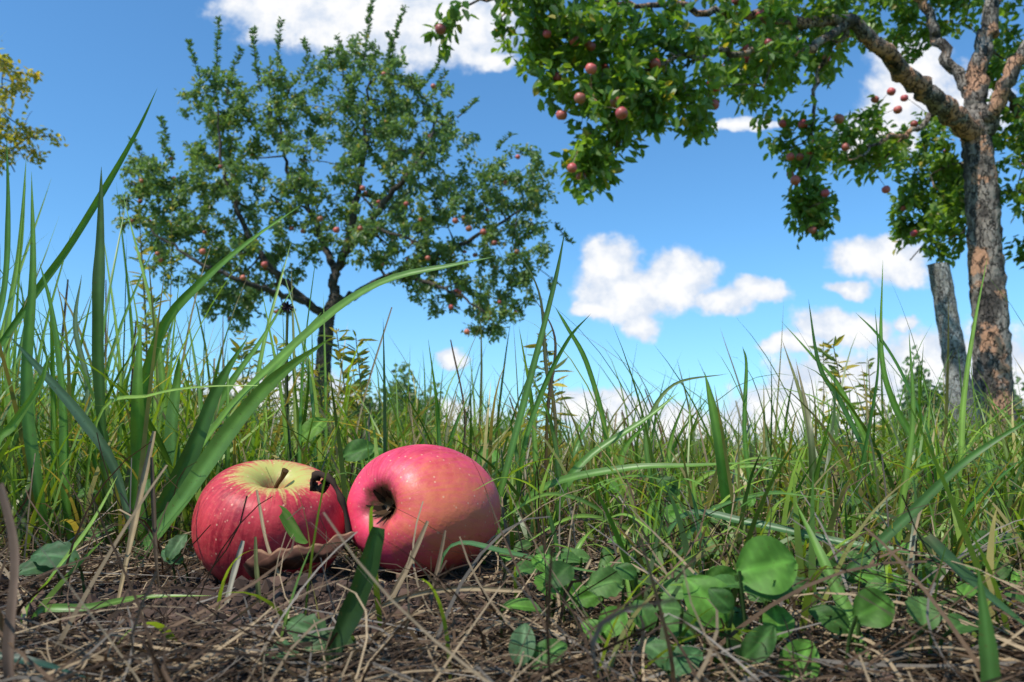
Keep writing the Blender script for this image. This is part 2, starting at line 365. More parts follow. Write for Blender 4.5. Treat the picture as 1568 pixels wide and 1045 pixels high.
S([(0,740,.2),(22,850,.2),(12,1010,.2)][::-1],22,(.16,.11,.08))
S([(236,660,.38),(212,770,.37),(172,960,.35)][::-1],9,(.3,.22,.12))
S([(905,855,.34),(850,960,.33),(820,1010,.32)][::-1],7,dr)
S([(500,985,.3),(590,925,.3),(690,902,.3),(800,905,.3)],8,dr,root=False)
S([(560,1045,.26),(470,990,.27),(420,1000,.27)],7,dr,root=False)
S([(240,870,.36),(236,800,.36),(232,700,.36)],7,(.10,.07,.045))
S([(445,700,.6),(440,600,.6),(440,470,.6)],4,(.07,.09,.04))
S([(540,700,.8),(560,600,.8),(600,470,.8)],4,(.2,.17,.1))
S([(700,760,.8),(712,640,.8),(690,520,.8)],3.5,db)
S([(395,900,.33),(392,860,.33),(391,822,.33)],8,(.12,.13,.05))
for k in range(34):
    u=random.uniform(20,1560); d=random.uniform(.6,1.1); l=random.uniform(-40,40); v=random.uniform(590,670) if u>520 else random.uniform(420,620)
    S([(u,740,d),(u+l*.3,(740+v)/2,d),(u+l,v,d)],random.uniform(2,4.5),random.choice([db,dr,(.2,.17,.08),gy]))
ob=AS2.build('stalks',M_straw,True); o2=AS.build('litter',M_straw)
e=empty('dry_straw'); ob.parent=e; o2.parent=e
# soil clods
phi=(1+5**.5)/2
iv=np.array([(-1,phi,0),(1,phi,0),(-1,-phi,0),(1,-phi,0),(0,-1,phi),(0,1,phi),(0,-1,-phi),(0,1,-phi),(phi,0,-1),(phi,0,1),(-phi,0,-1),(-phi,0,1)])/1.9
it=np.array([(0,11,5),(0,5,1),(0,1,7),(0,7,10),(0,10,11),(1,5,9),(5,11,4),(11,10,2),(10,7,6),(7,1,8),(3,9,4),(3,4,2),(3,2,6),(3,6,8),(3,8,9),(4,9,5),(2,4,11),(6,2,10),(8,6,7),(9,8,1)])
AC=Acc(3); n=11000
y=.15+.6*R_.random(n); x=R_.uniform(-1,1,n)*(y*.75+.05); r=R_.gamma(1.5,.00048,n)+.0003
x[:4500]=R_.normal(-.12,.06,4500); y[:4500]=R_.normal(.335,.035,4500)
x[4500:8000]=R_.normal(-.095,.032,3500); y[4500:8000]=R_.normal(.352,.016,3500)
ctr=np.stack([x,y,G(x,y)+r*.4+.002*R_.random(n)],-1)
V=ctr[:,None]+iv[None]*R_.uniform(.5,1.5,(n,12,1))*r[:,None,None]
F=it[None]+np.arange(n)[:,None,None]*12
c=np.array([.080,.046,.030])*R_.uniform(.3,1.4,(n,1)); C=np.repeat(c[:,None],12,1)
AC.add(V,F,C); 
m,t=newmat('soil_clod'); t.n('ShaderNodeOutputMaterial',Surface=t.n('ShaderNodeBsdfPrincipled',Base_Color=t.n('ShaderNodeAttribute',{'attribute_name':'col'}).outputs[0],Roughness=.95))
AC.build('soil_clods',m)
# ------------------------------------------------------------------ leaves
def leaves(acc,pos,dr_,up,L,W,col,fold=.25,curl=.2):
    n=len(pos); dr_=dr_/np.linalg.norm(dr_,axis=1)[:,None]
    sd=np.cross(dr_,up); sd/=np.linalg.norm(sd,axis=1)[:,None]+1e-9; nr=np.cross(sd,dr_)
    L=L[:,None];W=W[:,None]
    b=pos; tp=pos+dr_*L-nr*L*curl
    def pt(a,s,h): return pos+dr_*L*a+sd*W*s*.5+nr*(W*fold*abs(s)*.5-L*curl*a*a)
    V=np.stack([b,pt(.28,-.85,0),pt(.68,-.8,0),tp,pt(.68,.8,0),pt(.28,.85,0)],1)
    k=np.arange(n)[:,None]*6; F=np.concatenate([k+np.array([[0,3,2,1]]),k+np.array([[0,5,4,3]])],1).reshape(-1,4)
    acc.add(V,F,np.repeat(col[:,None],6,1))
def tube(acc,p,r,n=8,col=(.1,.1,.1),rough=0):
    p=np.array(p); r=np.array(r); tg=np.gradient(p,axis=0); tg/=np.linalg.norm(tg,axis=1)[:,None]+1e-9
    ref=np.array([.3,1,.2]); s=np.cross(tg,ref); s/=np.linalg.norm(s,axis=1)[:,None]+1e-9; q=np.cross(tg,s)
    a=np.linspace(0,2*math.pi,n,endpoint=False)
    rr=r[:,None]*(1+(R_.normal(0,rough,(len(p),n)) if rough else 0))
    V=p[:,None]+(s[:,None]*np.cos(a)[None,:,None]+q[:,None]*np.sin(a)[None,:,None])*rr[...,None]
    i=np.arange(len(p)-1)[:,None]*n; j=np.arange(n)[None]; jn=(j+1)%n
    F=np.stack([i+j,i+jn,i+n+jn,i+n+j],-1); acc.add(V,F,col)
def unit(v): return v/(np.linalg.norm(v,axis=-1,keepdims=True)+1e-9)
# apple profile
PR=np.array([(0,.50),(.05,.51),(.11,.58),(.19,.69),(.30,.78),(.45,.82),(.62,.79),(.78,.69),(.91,.49),(.985,.22),(1.0,-.02),(.965,-.27),(.87,-.50),(.73,-.68),(.56,-.79),(.41,-.83),(.29,-.80),(.19,-.72),(.10,-.64),(.04,-.61),(0,-.60)])
def lathe(R,nr,na,lob=.015,seed=0):
    pr=catmull(np.c_[PR,np.zeros(len(PR))],nr)[:,:2]; pr[0,0]=pr[-1,0]=0.0005
    th=np.linspace(0,2*math.pi,na,endpoint=False)
    rad=pr[:,0][:,None]; z=pr[:,1][:,None]
    k=1+lob*np.cos(5*th+seed)[None]*sstep(.2,-.7,z)+lob*1.3*np.cos(2*th+seed*2)[None]+lob*np.sin(th*3+seed)[None]
    zz=z*(1+.04*np.cos(th+seed)[None]*rad)+lob*1.6*np.cos(5*th+seed)[None]*sstep(-.5,-.8,z)*rad
    V=np.stack([rad*k*np.cos(th),rad*k*np.sin(th),zz+0*rad],-1)*R
    i=np.arange(nr-1)[:,None]*na; j=np.arange(na)[None]; jn=(j+1)%na
    F=np.stack([i+j,i+na+j,i+na+jn,i+jn],-1); return V.reshape(-1,3),F.reshape(-1,4)
fv,ff=lathe(1,12,12)
def fruits(acc,pos,rad,cols):
    for p,r,c in zip(pos,rad,cols):
        q=Matrix.Rotation(random.uniform(-.5,.5),3,'X')@Matrix.Rotation(random.uniform(-.5,.5),3,'Y')
        V=(fv@np.array(q).T)*r+p
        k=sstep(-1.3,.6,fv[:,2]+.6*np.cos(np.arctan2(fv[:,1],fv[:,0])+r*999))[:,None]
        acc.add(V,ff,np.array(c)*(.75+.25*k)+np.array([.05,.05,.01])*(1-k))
def ellpts(ells,n):
    wt=np.array([ (e[3]*e[4]*e[2]**2)*(e[6] if len(e)>6 else 1) for e in ells],float); wt/=wt.sum()
    k=R_.choice(len(ells),n,p=wt); out=[]
    for i in k:
        e=ells[i]; c=P(e[0],e[1],e[2]); v=R_.normal(size=3); v/=np.linalg.norm(v); v*=R_.random()**(.42)
        s=e[2]/FPX; out.append(c+v*np.array([e[3]*s,e[5],e[4]*s]))
    return np.array(out)
def tree(name,trunk,limbs,ells,n1,n2,lpt,LL,pal,bark,leafm,shoots=(),fruit=(),nf=0,fr=.033,twl=.45,fcol=(.42,.05,.05),sag=.05,rough=.06):
    root=empty(name); AB=Acc(); AL=Acc(); AF=Acc()
    N=[];NR=[]
    for k,(pts,rad) in enumerate([trunk]+limbs):
        p3=[P(*q) for q in pts]
        if k==0: p3[0][2]=float(G(p3[0][0],p3[0][1]))-.05
        m_=max(10,len(pts)*(7 if k else 12)); pc=catmull(p3,m_); rc=np.interp(np.linspace(0,1,m_),np.linspace(0,1,len(rad)),rad)
        if k: pc[1:-1]+=R_.normal(0,.012,(m_-2,3))
        tube(AB,pc,rc,16 if k==0 else 10,rough=rough)
        if k: N+=list(pc[3:]); NR+=list(rc[3:])
    N=np.array(N);NR=np.array(NR)
    T1=ellpts(ells,n1); T2=ellpts(ells,n2)
    tw=[]
    def grow(T,r0,r1,leafy,N,NR):
        d=np.array([np.min(np.linalg.norm(N-q,axis=1)) for q in T])
        for i in np.argsort(d):
            q=T[i]; dd=np.linalg.norm(N-q,axis=1); j=np.argmin(dd); a=N[j]; Ln=dd[j]
            if Ln<.03: continue
            mid=(a+q)/2+R_.normal(0,.10,3)*Ln+np.array([0,0,.12*Ln]); 
            tt=np.linspace(0,1,7)[:,None]; pc=(1-tt)**2*a+2*tt*(1-tt)*mid+tt**2*q
            pc[:,2]-=sag*Ln*tt[:,0]**2
            rs=min(r0,NR[j]*.6+.001); rr=np.linspace(rs,r1,7); tube(AB,pc,rr,5 if leafy else 6)
            N=np.concatenate([N,pc[2:]]); NR=np.concatenate([NR,rr[2:]])
            if leafy: tw.append(pc)
        return N,NR
    N,NR=grow(T1,.022,.005,False,N,NR)
    N,NR=grow(T2,.006,.0018,True,N,NR)
    for (u0,v0,u1,v1,dd) in shoots:
        a=P(u0,v0,dd);b=P(u1,v1,dd); tt=np.linspace(0,1,9)[:,None]; pc=a*(1-tt)+b*tt+np.c_[.05*np.sin(tt*2.5),0*tt,0*tt]*R_.normal()
        tube(AB,pc,np.linspace(.009,.002,9),5)
        ns=int(np.linalg.norm(b-a)*150); s=R_.random(ns)**.8; pp=np.stack([np.interp(s,tt[:,0],pc[:,i]) for i in range(3)],-1)
        az=R_.uniform(0,6.28,ns); dv=np.stack([np.cos(az),np.sin(az),R_.uniform(.2,1.1,ns)],-1)
        c=pal[0]*R_.uniform(.7,1.3,(ns,1)); leaves(AL,pp,dv,unit(R_.normal(size=(ns,3))+[0,0,1]),LL*R_.uniform(.7,1.15,ns),LL*.55*R_.uniform(.7,1,ns),c)
    fp=[]
    for pc in tw:
        seg=np.linalg.norm(np.diff(pc,axis=0),axis=1); Lt=seg.sum(); t0=max(0.05,1-twl/Lt)
        ns=max(6,int(lpt*R_.uniform(.5,1.4)*min(1,Lt/twl+.3))); nsp=max(3,ns//6)
        spur=R_.uniform(t0,1.03,nsp); s=spur[R_.integers(0,nsp,ns)]
        cum=np.concatenate([[0],np.cumsum(seg)])/Lt; pp=np.stack([np.interp(s,cum,pc[:,i]) for i in range(3)],-1)
        pp=pp+R_.normal(0,LL*.45,(ns,3))
        td=unit(pc[-1]-pc[0]); dv=unit(td*.5+R_.normal(0,.75,(ns,3))+[0,0,-.25])
        up=unit(R_.normal(0,.6,(ns,3))+[0,0,1.0])
        mixv=R_.random(); q=R_.random((ns,1)); c=(pal[0]*(1-mixv)+pal[1]*mixv)*(.65+.7*q)
        yl=R_.random(ns)<.04; c[yl]=pal[2]*R_.uniform(.7,1.2,(yl.sum(),1))
        leaves(AL,pp,dv,up,LL*R_.uniform(.65,1.15,ns),LL*.58*R_.uniform(.75,1.1,ns),c,fold=.35,curl=.18)
        fp.append(pc[-2])
    fp=np.array(fp); pos=[];rad=[];cs=[]
    def fc():
        q=random.random(); return np.array(fcol)*(.55+.7*q)+np.array([.06,.07,.02])*random.random()
    for (u,v,d_) in fruit: pos.append(P(u,v,d_)); rad.append(fr*random.uniform(.85,1.15)); cs.append(fc())
    if nf:
        z=fp[:,2]; pz=np.exp(-(z-z.min())/(np.ptp(z)*.35)); pz/=pz.sum()
        for i in R_.choice(len(fp),nf,p=pz): 
            pos.append(fp[i]+R_.normal(0,.03,3)-[0,.04,.03]); rad.append(fr*random.uniform(.7,1.0)); cs.append(fc())
    for p_ in pos:
        j=np.argmin(np.linalg.norm(N-p_,axis=1)); tube(AB,[p_+[0,0,fr*.5],(p_+[0,0,fr*.8]+N[j])/2,N[j]],[.0015,.002,.002],4)
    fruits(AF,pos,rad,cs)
    AB.build(name+'_trunk_and_limbs',bark,True,root); AL.build(name+'_foliage',leafm,False,root); AF.build(name+'_fruit',M_fruit,True,root)
A_=np.array
D=9.0
tree('apple_tree',([(490,715,D),(490,640,D),(494,570,D),(499,510,D),(503,480,D),(518,450,D)],[.14,.105,.09,.085,.08,.06]),
 [([(512,462,D),(513,420,D),(530,380,D-.1),(548,290,D-.2),(560,190,D),(566,90,D)],[.065,.055,.05,.035,.02,.008]),
  ([(500,488,D),(470,462,D-.2),(428,425,D-.4),(375,350,D-.5),(340,250,D-.5),(332,160,D-.4)],[.055,.045,.04,.03,.018,.008]),
  ([(512,470,D),(560,442,D+.2),(640,402,D+.2),(730,362,D),(800,320,D-.2)],[.055,.05,.035,.022,.01]),
  ([(515,420,D),(480,335,D+.4),(440,260,D+.6),(425,150,D+.5)],[.045,.035,.022,.008]),
  ([(530,385,D-.1),(590,310,D-.6),(650,230,D-.8),(670,170,D-.7)],[.045,.035,.02,.008]),
  ([(470,462,D-.2),(400,440,D-.9),(310,405,D-1.1),(230,350,D-1)],[.035,.028,.018,.008]),
  ([(600,420,D+.2),(680,440,D-.6),(745,480,D-.8)],[.03,.018,.008]),
  ([(440,430,D),(390,450,D+.9),(350,470,D+1)],[.03,.018,.008]),
  ([(530,380,D),(570,350,D-1),(640,370,D-1.3)],[.03,.02,.01])],
 [(340,190,D,62,85,.8),(420,170,D,60,85,.8),(560,165,D,112,95,1.0,1.1),(650,215,D,85,85,1.,1.1),(290,290,D,95,80,1.),(400,310,D,90,70,1.1),(520,290,D,130,80,1.3),(680,320,D,120,90,1.2),(805,300,D,55,85,.7),
  (320,400,D,95,68,1.),(240,320,D,60,75,.7),(420,390,D,80,50,1.,.8),(600,370,D-.3,110,55,1.2),(770,420,D-.2,88,72,.8),(660,430,D,80,50,.9,.8),(380,460,D,65,42,.7,.8),(745,490,D-.5,50,32,.5,.8),(560,90,D,50,50,.5,.7),(340,480,D,60,28,.5,.6)],
 120,1300,58,.064,[A_([.075,.145,.045]),A_([.19,.28,.085]),A_([.34,.30,.08])],M_barkA,M_leafA,
 shoots=[(318,150,290,62,D),(330,150,335,28,D),(345,160,372,75,D),(400,140,392,40,D),(425,130,433,30,D),(440,140,452,60,D),(468,130,480,90,D),(525,120,512,55,D),(555,110,570,-5,D),(590,110,622,10,D),(605,110,595,50,D),(640,140,672,85,D),(680,150,690,110,D),(760,230,790,205,D),(225,270,196,215,D),(250,240,238,180,D),(215,330,180,300,D),(850,340,880,375,D),(700,180,730,150,D)],
 fruit=[(793,240,D-.8),(490,335,D-1.2),(515,352,D-1.2),(655,395,D-1.3),(715,508,D-1),(372,425,D-1.3),(622,312,D-1.2),(405,405,D-1.3),(690,470,D-1),(555,288,D-1.2),(310,385,D-1.2),(740,355,D-1.1),(757,372,D-1.1),(718,350,D-1.1),(697,338,D-1.1)],nf=85,fr=.030,fcol=(.42,.065,.055))
E=5.5
tree('apple_tree.001',([(1530,715,E),(1522,620,E),(1517,500,E),(1510,400,E),(1504,300,E),(1497,230,E),(1490,185,E)],[.155,.125,.115,.112,.108,.10,.085]),
 [([(1490,205,E),(1440,158,E-.3),(1392,118,E-.5),(1342,66,E-.7),(1300,32,E-.8),(1225,34,E-.9),(1130,24,E-1.1),(1020,10,E-1.3),(900,0,E-1.5)],[.080,.070,.062,.050,.042,.032,.024,.016,.008]),
  ([(1492,180,E),(1476,125,E+.1),(1440,72,E+.2),(1415,0,E+.2),(1385,-90,E+.2)],[.05,.042,.04,.034,.02]),
  ([(1497,200,E),(1500,110,E),(1514,40,E),(1530,-60,E),(1540,-160,E)],[.08,.066,.058,.045,.02]),
  ([(1505,215,E),(1535,140,E-.2),(1580,60,E-.3),(1640,-40,E-.4)],[.06,.055,.045,.02]),
  ([(1300,32,E-.8),(1220,80,E-1.),(1130,80,E-1.2),(1040,90,E-1.5),(960,120,E-1.6)],[.03,.024,.018,.012,.006]),
  ([(1415,0,E+.2),(1330,-60,E),(1200,-60,E-.6),(1000,-70,E-1.2),(840,-20,E-1.6),(700,10,E-1.8)],[.035,.03,.024,.018,.012,.005]),
  ([(1300,32,E-.8),(1255,110,E-.6),(1245,200,E-.6),(1235,290,E-.6)],[.02,.014,.010,.004]),
  ([(1440,158,E-.1),(1400,200,E-.2),(1350,215,E-.3),(1300,245,E-.4)],[.025,.018,.012,.004]),
  ([(1498,250,E),(1460,260,E+.6),(1430,300,E+.8),(1420,360,E+.8)],[.025,.018,.012,.004]),
  ([(1535,140,E-.2),(1575,200,E+.2),(1590,300,E+.3)],[.03,.02,.008])],
 [(880,80,E-1.5,98,85,.45,1.1),(955,175,E-1.5,88,68,.4,1.1),(905,258,E-1.5,44,46,.25,1.6),(1020,110,E-1.3,105,75,.5),(815,25,E-1.5,72,55,.4,.9),(1150,80,E-1,90,70,.5,.9),(1060,200,E-1.2,45,30,.3,.6),
  (1235,50,E-.5,95,75,.6,.9),(1390,20,E+.7,140,55,.6,.8),(1230,215,E-.5,48,50,.35,1.1),(1238,315,E-.6,32,55,.2,1.7),(1310,225,E+.1,66,60,.5,.9),(1400,245,E+.6,60,65,.5,.8),(1425,325,E+.6,55,80,.5,1.3),(1552,250,E+.2,38,140,.7,.9),(1560,80,E+.3,60,90,.7,.6),
  (900,-90,E-1.5,160,90,.7,.4),(1150,-100,E-1,180,90,.9,.4),(1450,-120,E+.2,200,90,1.,.4),(1700,60,E,150,150,1.2,.4),(1180,170,E-.9,40,28,.3,.5),(690,35,E-1.8,70,30,.2,.35),(1640,350,E+.3,80,70,.6,.6)],
 120,980,44,.073,[A_([.065,.145,.028]),A_([.19,.30,.04]),A_([.34,.29,.06])],M_barkB,M_leafB,
 fruit=[(905,105,3.7),(888,150,3.7),(952,173,3.6),(942,156,3.8),(876,257,3.8),(1003,98,3.9),(1093,160,4.1),(860,176,3.9),(880,62,3.9),(985,142,4.0),(1015,135,4.1),(890,270,4.0),(900,210,4.0),(1240,230,4.8),(1218,276,4.8),(1244,352,4.8),(1285,182,4.9),(1375,168,5.4),(1357,290,5.2),(1340,152,5.3),(1365,140,5.3),(1225,240,4.9),(1230,190,4.9),(1385,150,5.4),(1400,190,5.4),(1295,225,5.1)],nf=55,fr=.028,fcol=(.46,.05,.075),twl=.4,rough=.05)
K=7.0
tree('apple_tree.002',([(-330,715,K),(-320,600,K),(-310,500,K),(-290,400,K)],[.14,.11,.1,.08]),
 [([(-290,400,K),(-220,300,K),(-120,200,K),(-20,130,K)],[.06,.045,.03,.01]),([(-290,400,K),(-330,250,K),(-320,80,K)],[.06,.04,.015]),([(-220,300,K),(-100,270,K),(20,230,K)],[.03,.02,.006]),([(-290,400,K),(-400,280,K),(-480,180,K)],[.06,.04,.01])],
 [(-90,160,K,110,90,.8,.7),(8,115,K,50,48,.4,1.),(22,205,K,66,42,.4,1.),(-10,245,K,45,32,.3,.7),(-250,120,K,150,120,1.0,.6),(-420,200,K,130,130,1.0,.5),(-200,320,K,150,60,.8,.6)],
 60,440,30,.064,[A_([.20,.22,.06]),A_([.42,.34,.08]),A_([.45,.28,.06])],M_barkA,M_leafB,nf=10,fcol=(.4,.2,.05))
# ------------------------------------------------------------------ wooden post
AP_=Acc(); pc=catmull([P(1490,720,5.1),P(1474,620,5.1),P(1457,520,5.1),P(1437,405,5.1)],30); pc[0][2]-=.1
tube(AP_,pc,np.linspace(.080,.064,30),12,rough=.05)
tip=pc[-1]; tube(AP_,[tip,tip+[0,0,.004],tip+[0,0,.006]],[.064,.045,.001],12,rough=.05)
AP_.build('wooden_post',M_post,True)
# ------------------------------------------------------------------ distant bushes
AB_=Acc()
def bush(u,vtop,wpx,d,n,c):
    b=P(u,700,d); h=(700-vtop)/FPX*d; wd=wpx/FPX*d/2
    v=unit(R_.normal(size=(n,3)))*R_.random((n,1))**.4; v[:,2]=np.abs(v[:,2])
    k=1+.3*np.sin(6*v[:,0:1]+u)+.2*np.sin(11*v[:,1:2]+u)
    p=b*[1,1,0]+v*k*[wd,wd*.7,h]; 
    leaves(AB_,p,unit(R_.normal(size=(n,3))),unit(R_.normal(size=(n,3))+[0,0,.8]),np.full(n,.014*d*.6),np.full(n,.009*d*.6),np.array(c)*R_.uniform(.6,1.4,(n,1)))
bush(590,588,120,32,3600,(.14,.20,.08)); bush(640,610,90,36,2200,(.13,.19,.08)); bush(1430,575,90,30,3200,(.13,.20,.09)); bush(1395,620,80,33,2000,(.14,.20,.08))
bush(300,600,200,34,3400,(.14,.20,.08)); bush(60,580,260,30,4000,(.14,.20,.07)); bush(760,650,160,40,2200,(.13,.19,.08)); bush(1540,600,120,34,2200,(.13,.19,.09))
for k in range(16): bush(-400+k*160+random.uniform(-40,40),random.uniform(668,684),220,48,900,(.14,.20,.08))
AB_.build('distant_bushes',M_leafA)
# ------------------------------------------------------------------ fallen apples
def applemat(name,yel,red,dark,orange,lo,hi,od,yr):
    m,t=newmat(name); oc=t.n('ShaderNodeTexCoord').outputs['Object']
    q=t.n('ShaderNodeVectorMath',{'operation':'SCALE'},i0=oc); q.inputs['Scale'].default_value=25.0; q=q.outputs[0]
    s=t.n('ShaderNodeSeparateXYZ',Vector=q); z=s.outputs[2]
    rad=t.vm('LENGTH',t.vm('MULTIPLY',q,(1,1,0)))
    ang=t.vm('NORMALIZE',t.vm('MULTIPLY',q,(1,1,0)))
    sv=t.vm('ADD',t.vm('MULTIPLY',ang,(9,9,0)),t.vm('MULTIPLY',q,(1.0,1.0,1.4)))
    st=t.noise(sv,1.6,5,.65); big=t.noise(q,1.3,3); fine=t.noise(q,9,4,.6); mot=t.noise(q,22,3,.6)
    topf=t.m('MULTIPLY',t.map(z,.15,.70),t.map(rad,yr,yr*.25))
    f=t.m('ADD',topf,t.m('MULTIPLY',t.m('SUBTRACT',st,.5),1.7)); f=t.m('ADD',f,t.m('MULTIPLY',t.m('SUBTRACT',big,.5),.7)); f=t.m('ADD',f,t.m('MULTIPLY',t.m('SUBTRACT',mot,.5),.7))
    yf=t.map(f,lo,hi)
    yc=t.mix(t.map(rad,.25,.75),(.42,.40,.10),yel)
    rc=t.mix(t.map(st,.38,.62),red,dark); rc=t.mix(t.map(big,.42,.62,0,.65),rc,tuple(min(1,c*1.45) for c in red))
    on=t.n('ShaderNodeVectorMath',{'operation':'DOT_PRODUCT'},i0=q,i1=od).outputs['Value']
    rc=t.mix(t.map(t.m('ADD',on,t.m('ADD',t.m('MULTIPLY',fine,.8),t.m('MULTIPLY',st,.9))),1.1,2.0,0,.85),rc,orange)
    rc=t.mix(t.map(mot,.48,.75,0,.25),rc,(.75,.20,.13))
    col=t.mix(yf,rc,yc)
    vo=t.n('ShaderNodeTexVoronoi',Vector=q,Scale=9.5,Randomness=1.0).outputs['Distance']
    col=t.mix(t.map(vo,.17,.07,0,.6),col,(.78,.45,.28))
    sc_=t.noise(q,5,6,.75); col=t.mix(t.map(sc_,.67,.74,0,.75),col,(.14,.05,.03))
    bf=t.m('MULTIPLY',t.map(z,-.45,-.6),t.map(t.m('ADD',rad,t.m('MULTIPLY',fine,.35)),.56,.30)); col=t.mix(bf,col,(.10,.055,.02))
    tf=t.m('MULTIPLY',t.map(z,.45,.6),t.map(t.m('ADD',rad,t.m('MULTIPLY',fine,.1)),.26,.12)); col=t.mix(tf,col,(.22,.17,.06))
    bp=t.n('ShaderNodeBump',Strength=.3,Distance=.0008,Height=t.m('ADD',fine,t.m('MULTIPLY',mot,.4)))
    ro=t.map(fine,.3,.7,.36,.58,False)
    pb=t.n('ShaderNodeBsdfPrincipled',Base_Color=col,Roughness=ro,Normal=bp)
    pb.inputs['Specular IOR Level'].default_value=.4
    t.n('ShaderNodeOutputMaterial',Surface=pb); return m
Ma=applemat('apple_skin_striped',(.62,.42,.14),(.50,.040,.050),(.28,.010,.024),(.55,.12,.05),.42,1.0,(0,0,-1.0),1.0)
Mb=applemat('apple_skin_pink',(.60,.30,.12),(.66,.055,.115),(.50,.022,.060),(.74,.20,.08),1.1,1.6,(.85,-.45,-.35),.6)
M_dk=leafmat('dried_brown',.05,.85,.1,tgain=(1,1,1),spots=False,nscale=300)
def apple(name,c,axis,R,mat,seed,stem,sq):
    A=Acc(); V,F=lathe(R,90,96,.013,seed)
    qt=Vector((0,0,1)).rotation_difference(Vector(axis).normalized()); Rm=np.array(qt.to_matrix())
    Wd=V@Rm.T; Wd[:,2]*=sq; V=Wd@Rm
    A.add(V,F,(.5,.1,.1)); ob=A.build(name,mat,True)
    ob.location=c; ob.rotation_mode='QUATERNION'; ob.rotation_quaternion=qt
    B_=Acc()
    k_=sq if stem else 1
    if stem: tube(B_,np.array([(0,0,.46),(.01,0,.58),(.04,.01,.70),(.09,.02,.82),(.12,.02,.94)])*R*[1,1,k_],np.array([.035,.03,.028,.032,.05])*R,8,(.10,.055,.02),rough=.08); tube(B_,np.array([(.12,.02,.94),(.122,.02,.945)])*R*[1,1,k_],np.array([.05,.001])*R,8,(.10,.055,.02))
    else:
      for k in range(11):
        a=k*2*math.pi/11+R_.normal(0,.2); r0=.06;l=.2+.1*R_.random()
        pts=np.array([(r0*math.cos(a),r0*math.sin(a),-.60),(.12*math.cos(a),.12*math.sin(a),-.70),((.10+l*.4)*math.cos(a+.3),(.10+l*.4)*math.sin(a+.3),-.78-.06*R_.random())])*R
        sd=np.array([-math.sin(a),math.cos(a),0])*R
        V=[pts[0]-sd*.035,pts[0]+sd*.035,pts[1]+sd*.04,pts[1]-sd*.04,pts[2]+sd*.008,pts[2]-sd*.008]
        B_.add(V,[[0,1,2,3],[3,2,4,5]],(.07,.04,.02) if k%2 else (.03,.018,.01))
    B_.build('stem' if stem else 'calyx',M_dk,False,ob); return ob
apple('red_apple',AP[0],(.17,-.42,.88),.0388,Ma,1.0,True,.86)
apple('red_apple.001',AP[1],(.56,.80,-.12),.0402,Mb,2.3,False,.83)
# ------------------------------------------------------------------ curled dead leaf, shrivelled twig, green leaf scrap
def sheet(acc,fn,nu,nv,colf):
    U,Vv=np.meshgrid(np.linspace(0,1,nu),np.linspace(0,1,nv),indexing='ij')
    pts=np.array([[fn(u,v) for u,v in zip(a,b)] for a,b in zip(U,Vv)]); C=np.array([[colf(u,v) for u,v in zip(a,b)] for a,b in zip(U,Vv)])
    i=np.arange(nu*nv).reshape(nu,nv); F=np.stack([i[:-1,:-1],i[1:,:-1],i[1:,1:],i[:-1,1:]],-1); acc.add(pts,F,C)
A=Acc()
def fn(u,v):
    x=372+166*u; d=.362-.010*u
    wv=min(1,u*9+.15)*min(1,(1-u)*5+.25)
    # ragged rim dipping in the middle and rising to the right end
    top=842-70*max(0,u-.45)**1.1-18*max(0,.25-u)*4*.4+2.5*math.sin(u*37)+5*math.sin(u*11)
    bot=888-46*u**1.3+2*math.sin(u*29)
    vv=.5+(v-.5)*wv
    return P(x+6*v,top*vv+bot*(1-vv),d-.016*math.sin(v*1.9)*(.6+.4*math.sin(u*5))+.010*v*v+.0008*math.sin(u*21+v*7))
sheet(A,fn,60,16,lambda u,v:np.array((.075,.034,.022) if v<.90 else (.22,.12,.07))*(1+.25*math.sin(u*40+v*9))*(1.5 if abs(math.sin((u-v*.25)*22))<.10 else 1))  # brown leaf colour; upper rim painted lighter, as if lit
A.build('wilted_leaf',M_dk,True)
A=Acc(); tube(A,catmull([P(535,830,.37),P(528,780,.37),P(515,748,.372),P(497,728,.375),P(482,730,.38),P(480,745,.385),P(494,748,.382),P(500,738,.375)],30),np.linspace(.0010,.0022,30)*(1+.3*np.sin(np.arange(30)*1.3)),7,(.045,.028,.02),rough=.2)
A.build('shrivelled_twig',M_dk,True)
A=Acc(); sheet(A,lambda u,v:P(426+40*u+6*math.sin(v*3),782+48*u+ (v-.5)*38*math.sin(math.pi*(.15+.8*u)),.366+.003*math.cos(v*3)),10,8,lambda u,v:(.09,.20,.025) if abs(v-.5)>.1 else (.16,.26,.05))
A.build('leaf_scrap',M_weed,True)
# ------------------------------------------------------------------ weeds
AW=Acc()
def wleaf(u,v,d,rpx,ang,tilt,col,lob=0,asp=.8,stem=True,rootu=None):
    c=P(u,v,d); r=rpx*d/FPX; ca,sa=math.cos(ang),math.sin(ang)
    ax=np.array([ca,0,sa]); n=np.array([0,-math.cos(tilt),math.sin(tilt)]); ax=ax-n*(ax@n); ax/=np.linalg.norm(ax); s=np.cross(ax,n)
    def f(a,b):
        b=b*2-1; w_=math.sin(math.pi*min(max(a,.02),.99)**.85)**.6*asp*(1+lob*math.sin(a*26))
        return c+ax*r*(a*2-1)+s*r*b*w_+n*r*(.25*abs(b)*w_-.25*(a*2-1)**2+.04*math.sin(9*a+5*b))
    sheet(AW,f,20,11,lambda a,b:np.array(col)*(1.7 if abs(b-.5)<.06 else (1.25 if math.sin((a-abs(b-.5)*1.2)*44)>.75 else 1.0)))
    if stem:
        b=c-ax*r; gx=b[0] if rootu is None else P(rootu,700,d)[0]; gz=float(G(gx,d+.01)); tube(AW,catmull([[gx,d+.01,gz-.003],[(gx+b[0])/2,d+.005,(gz+b[2])/2+.002],b],8),np.full(8,.0006),5,(.08,.14,.04))
wg=(.10,.235,.033); wd_=(.06,.145,.03)
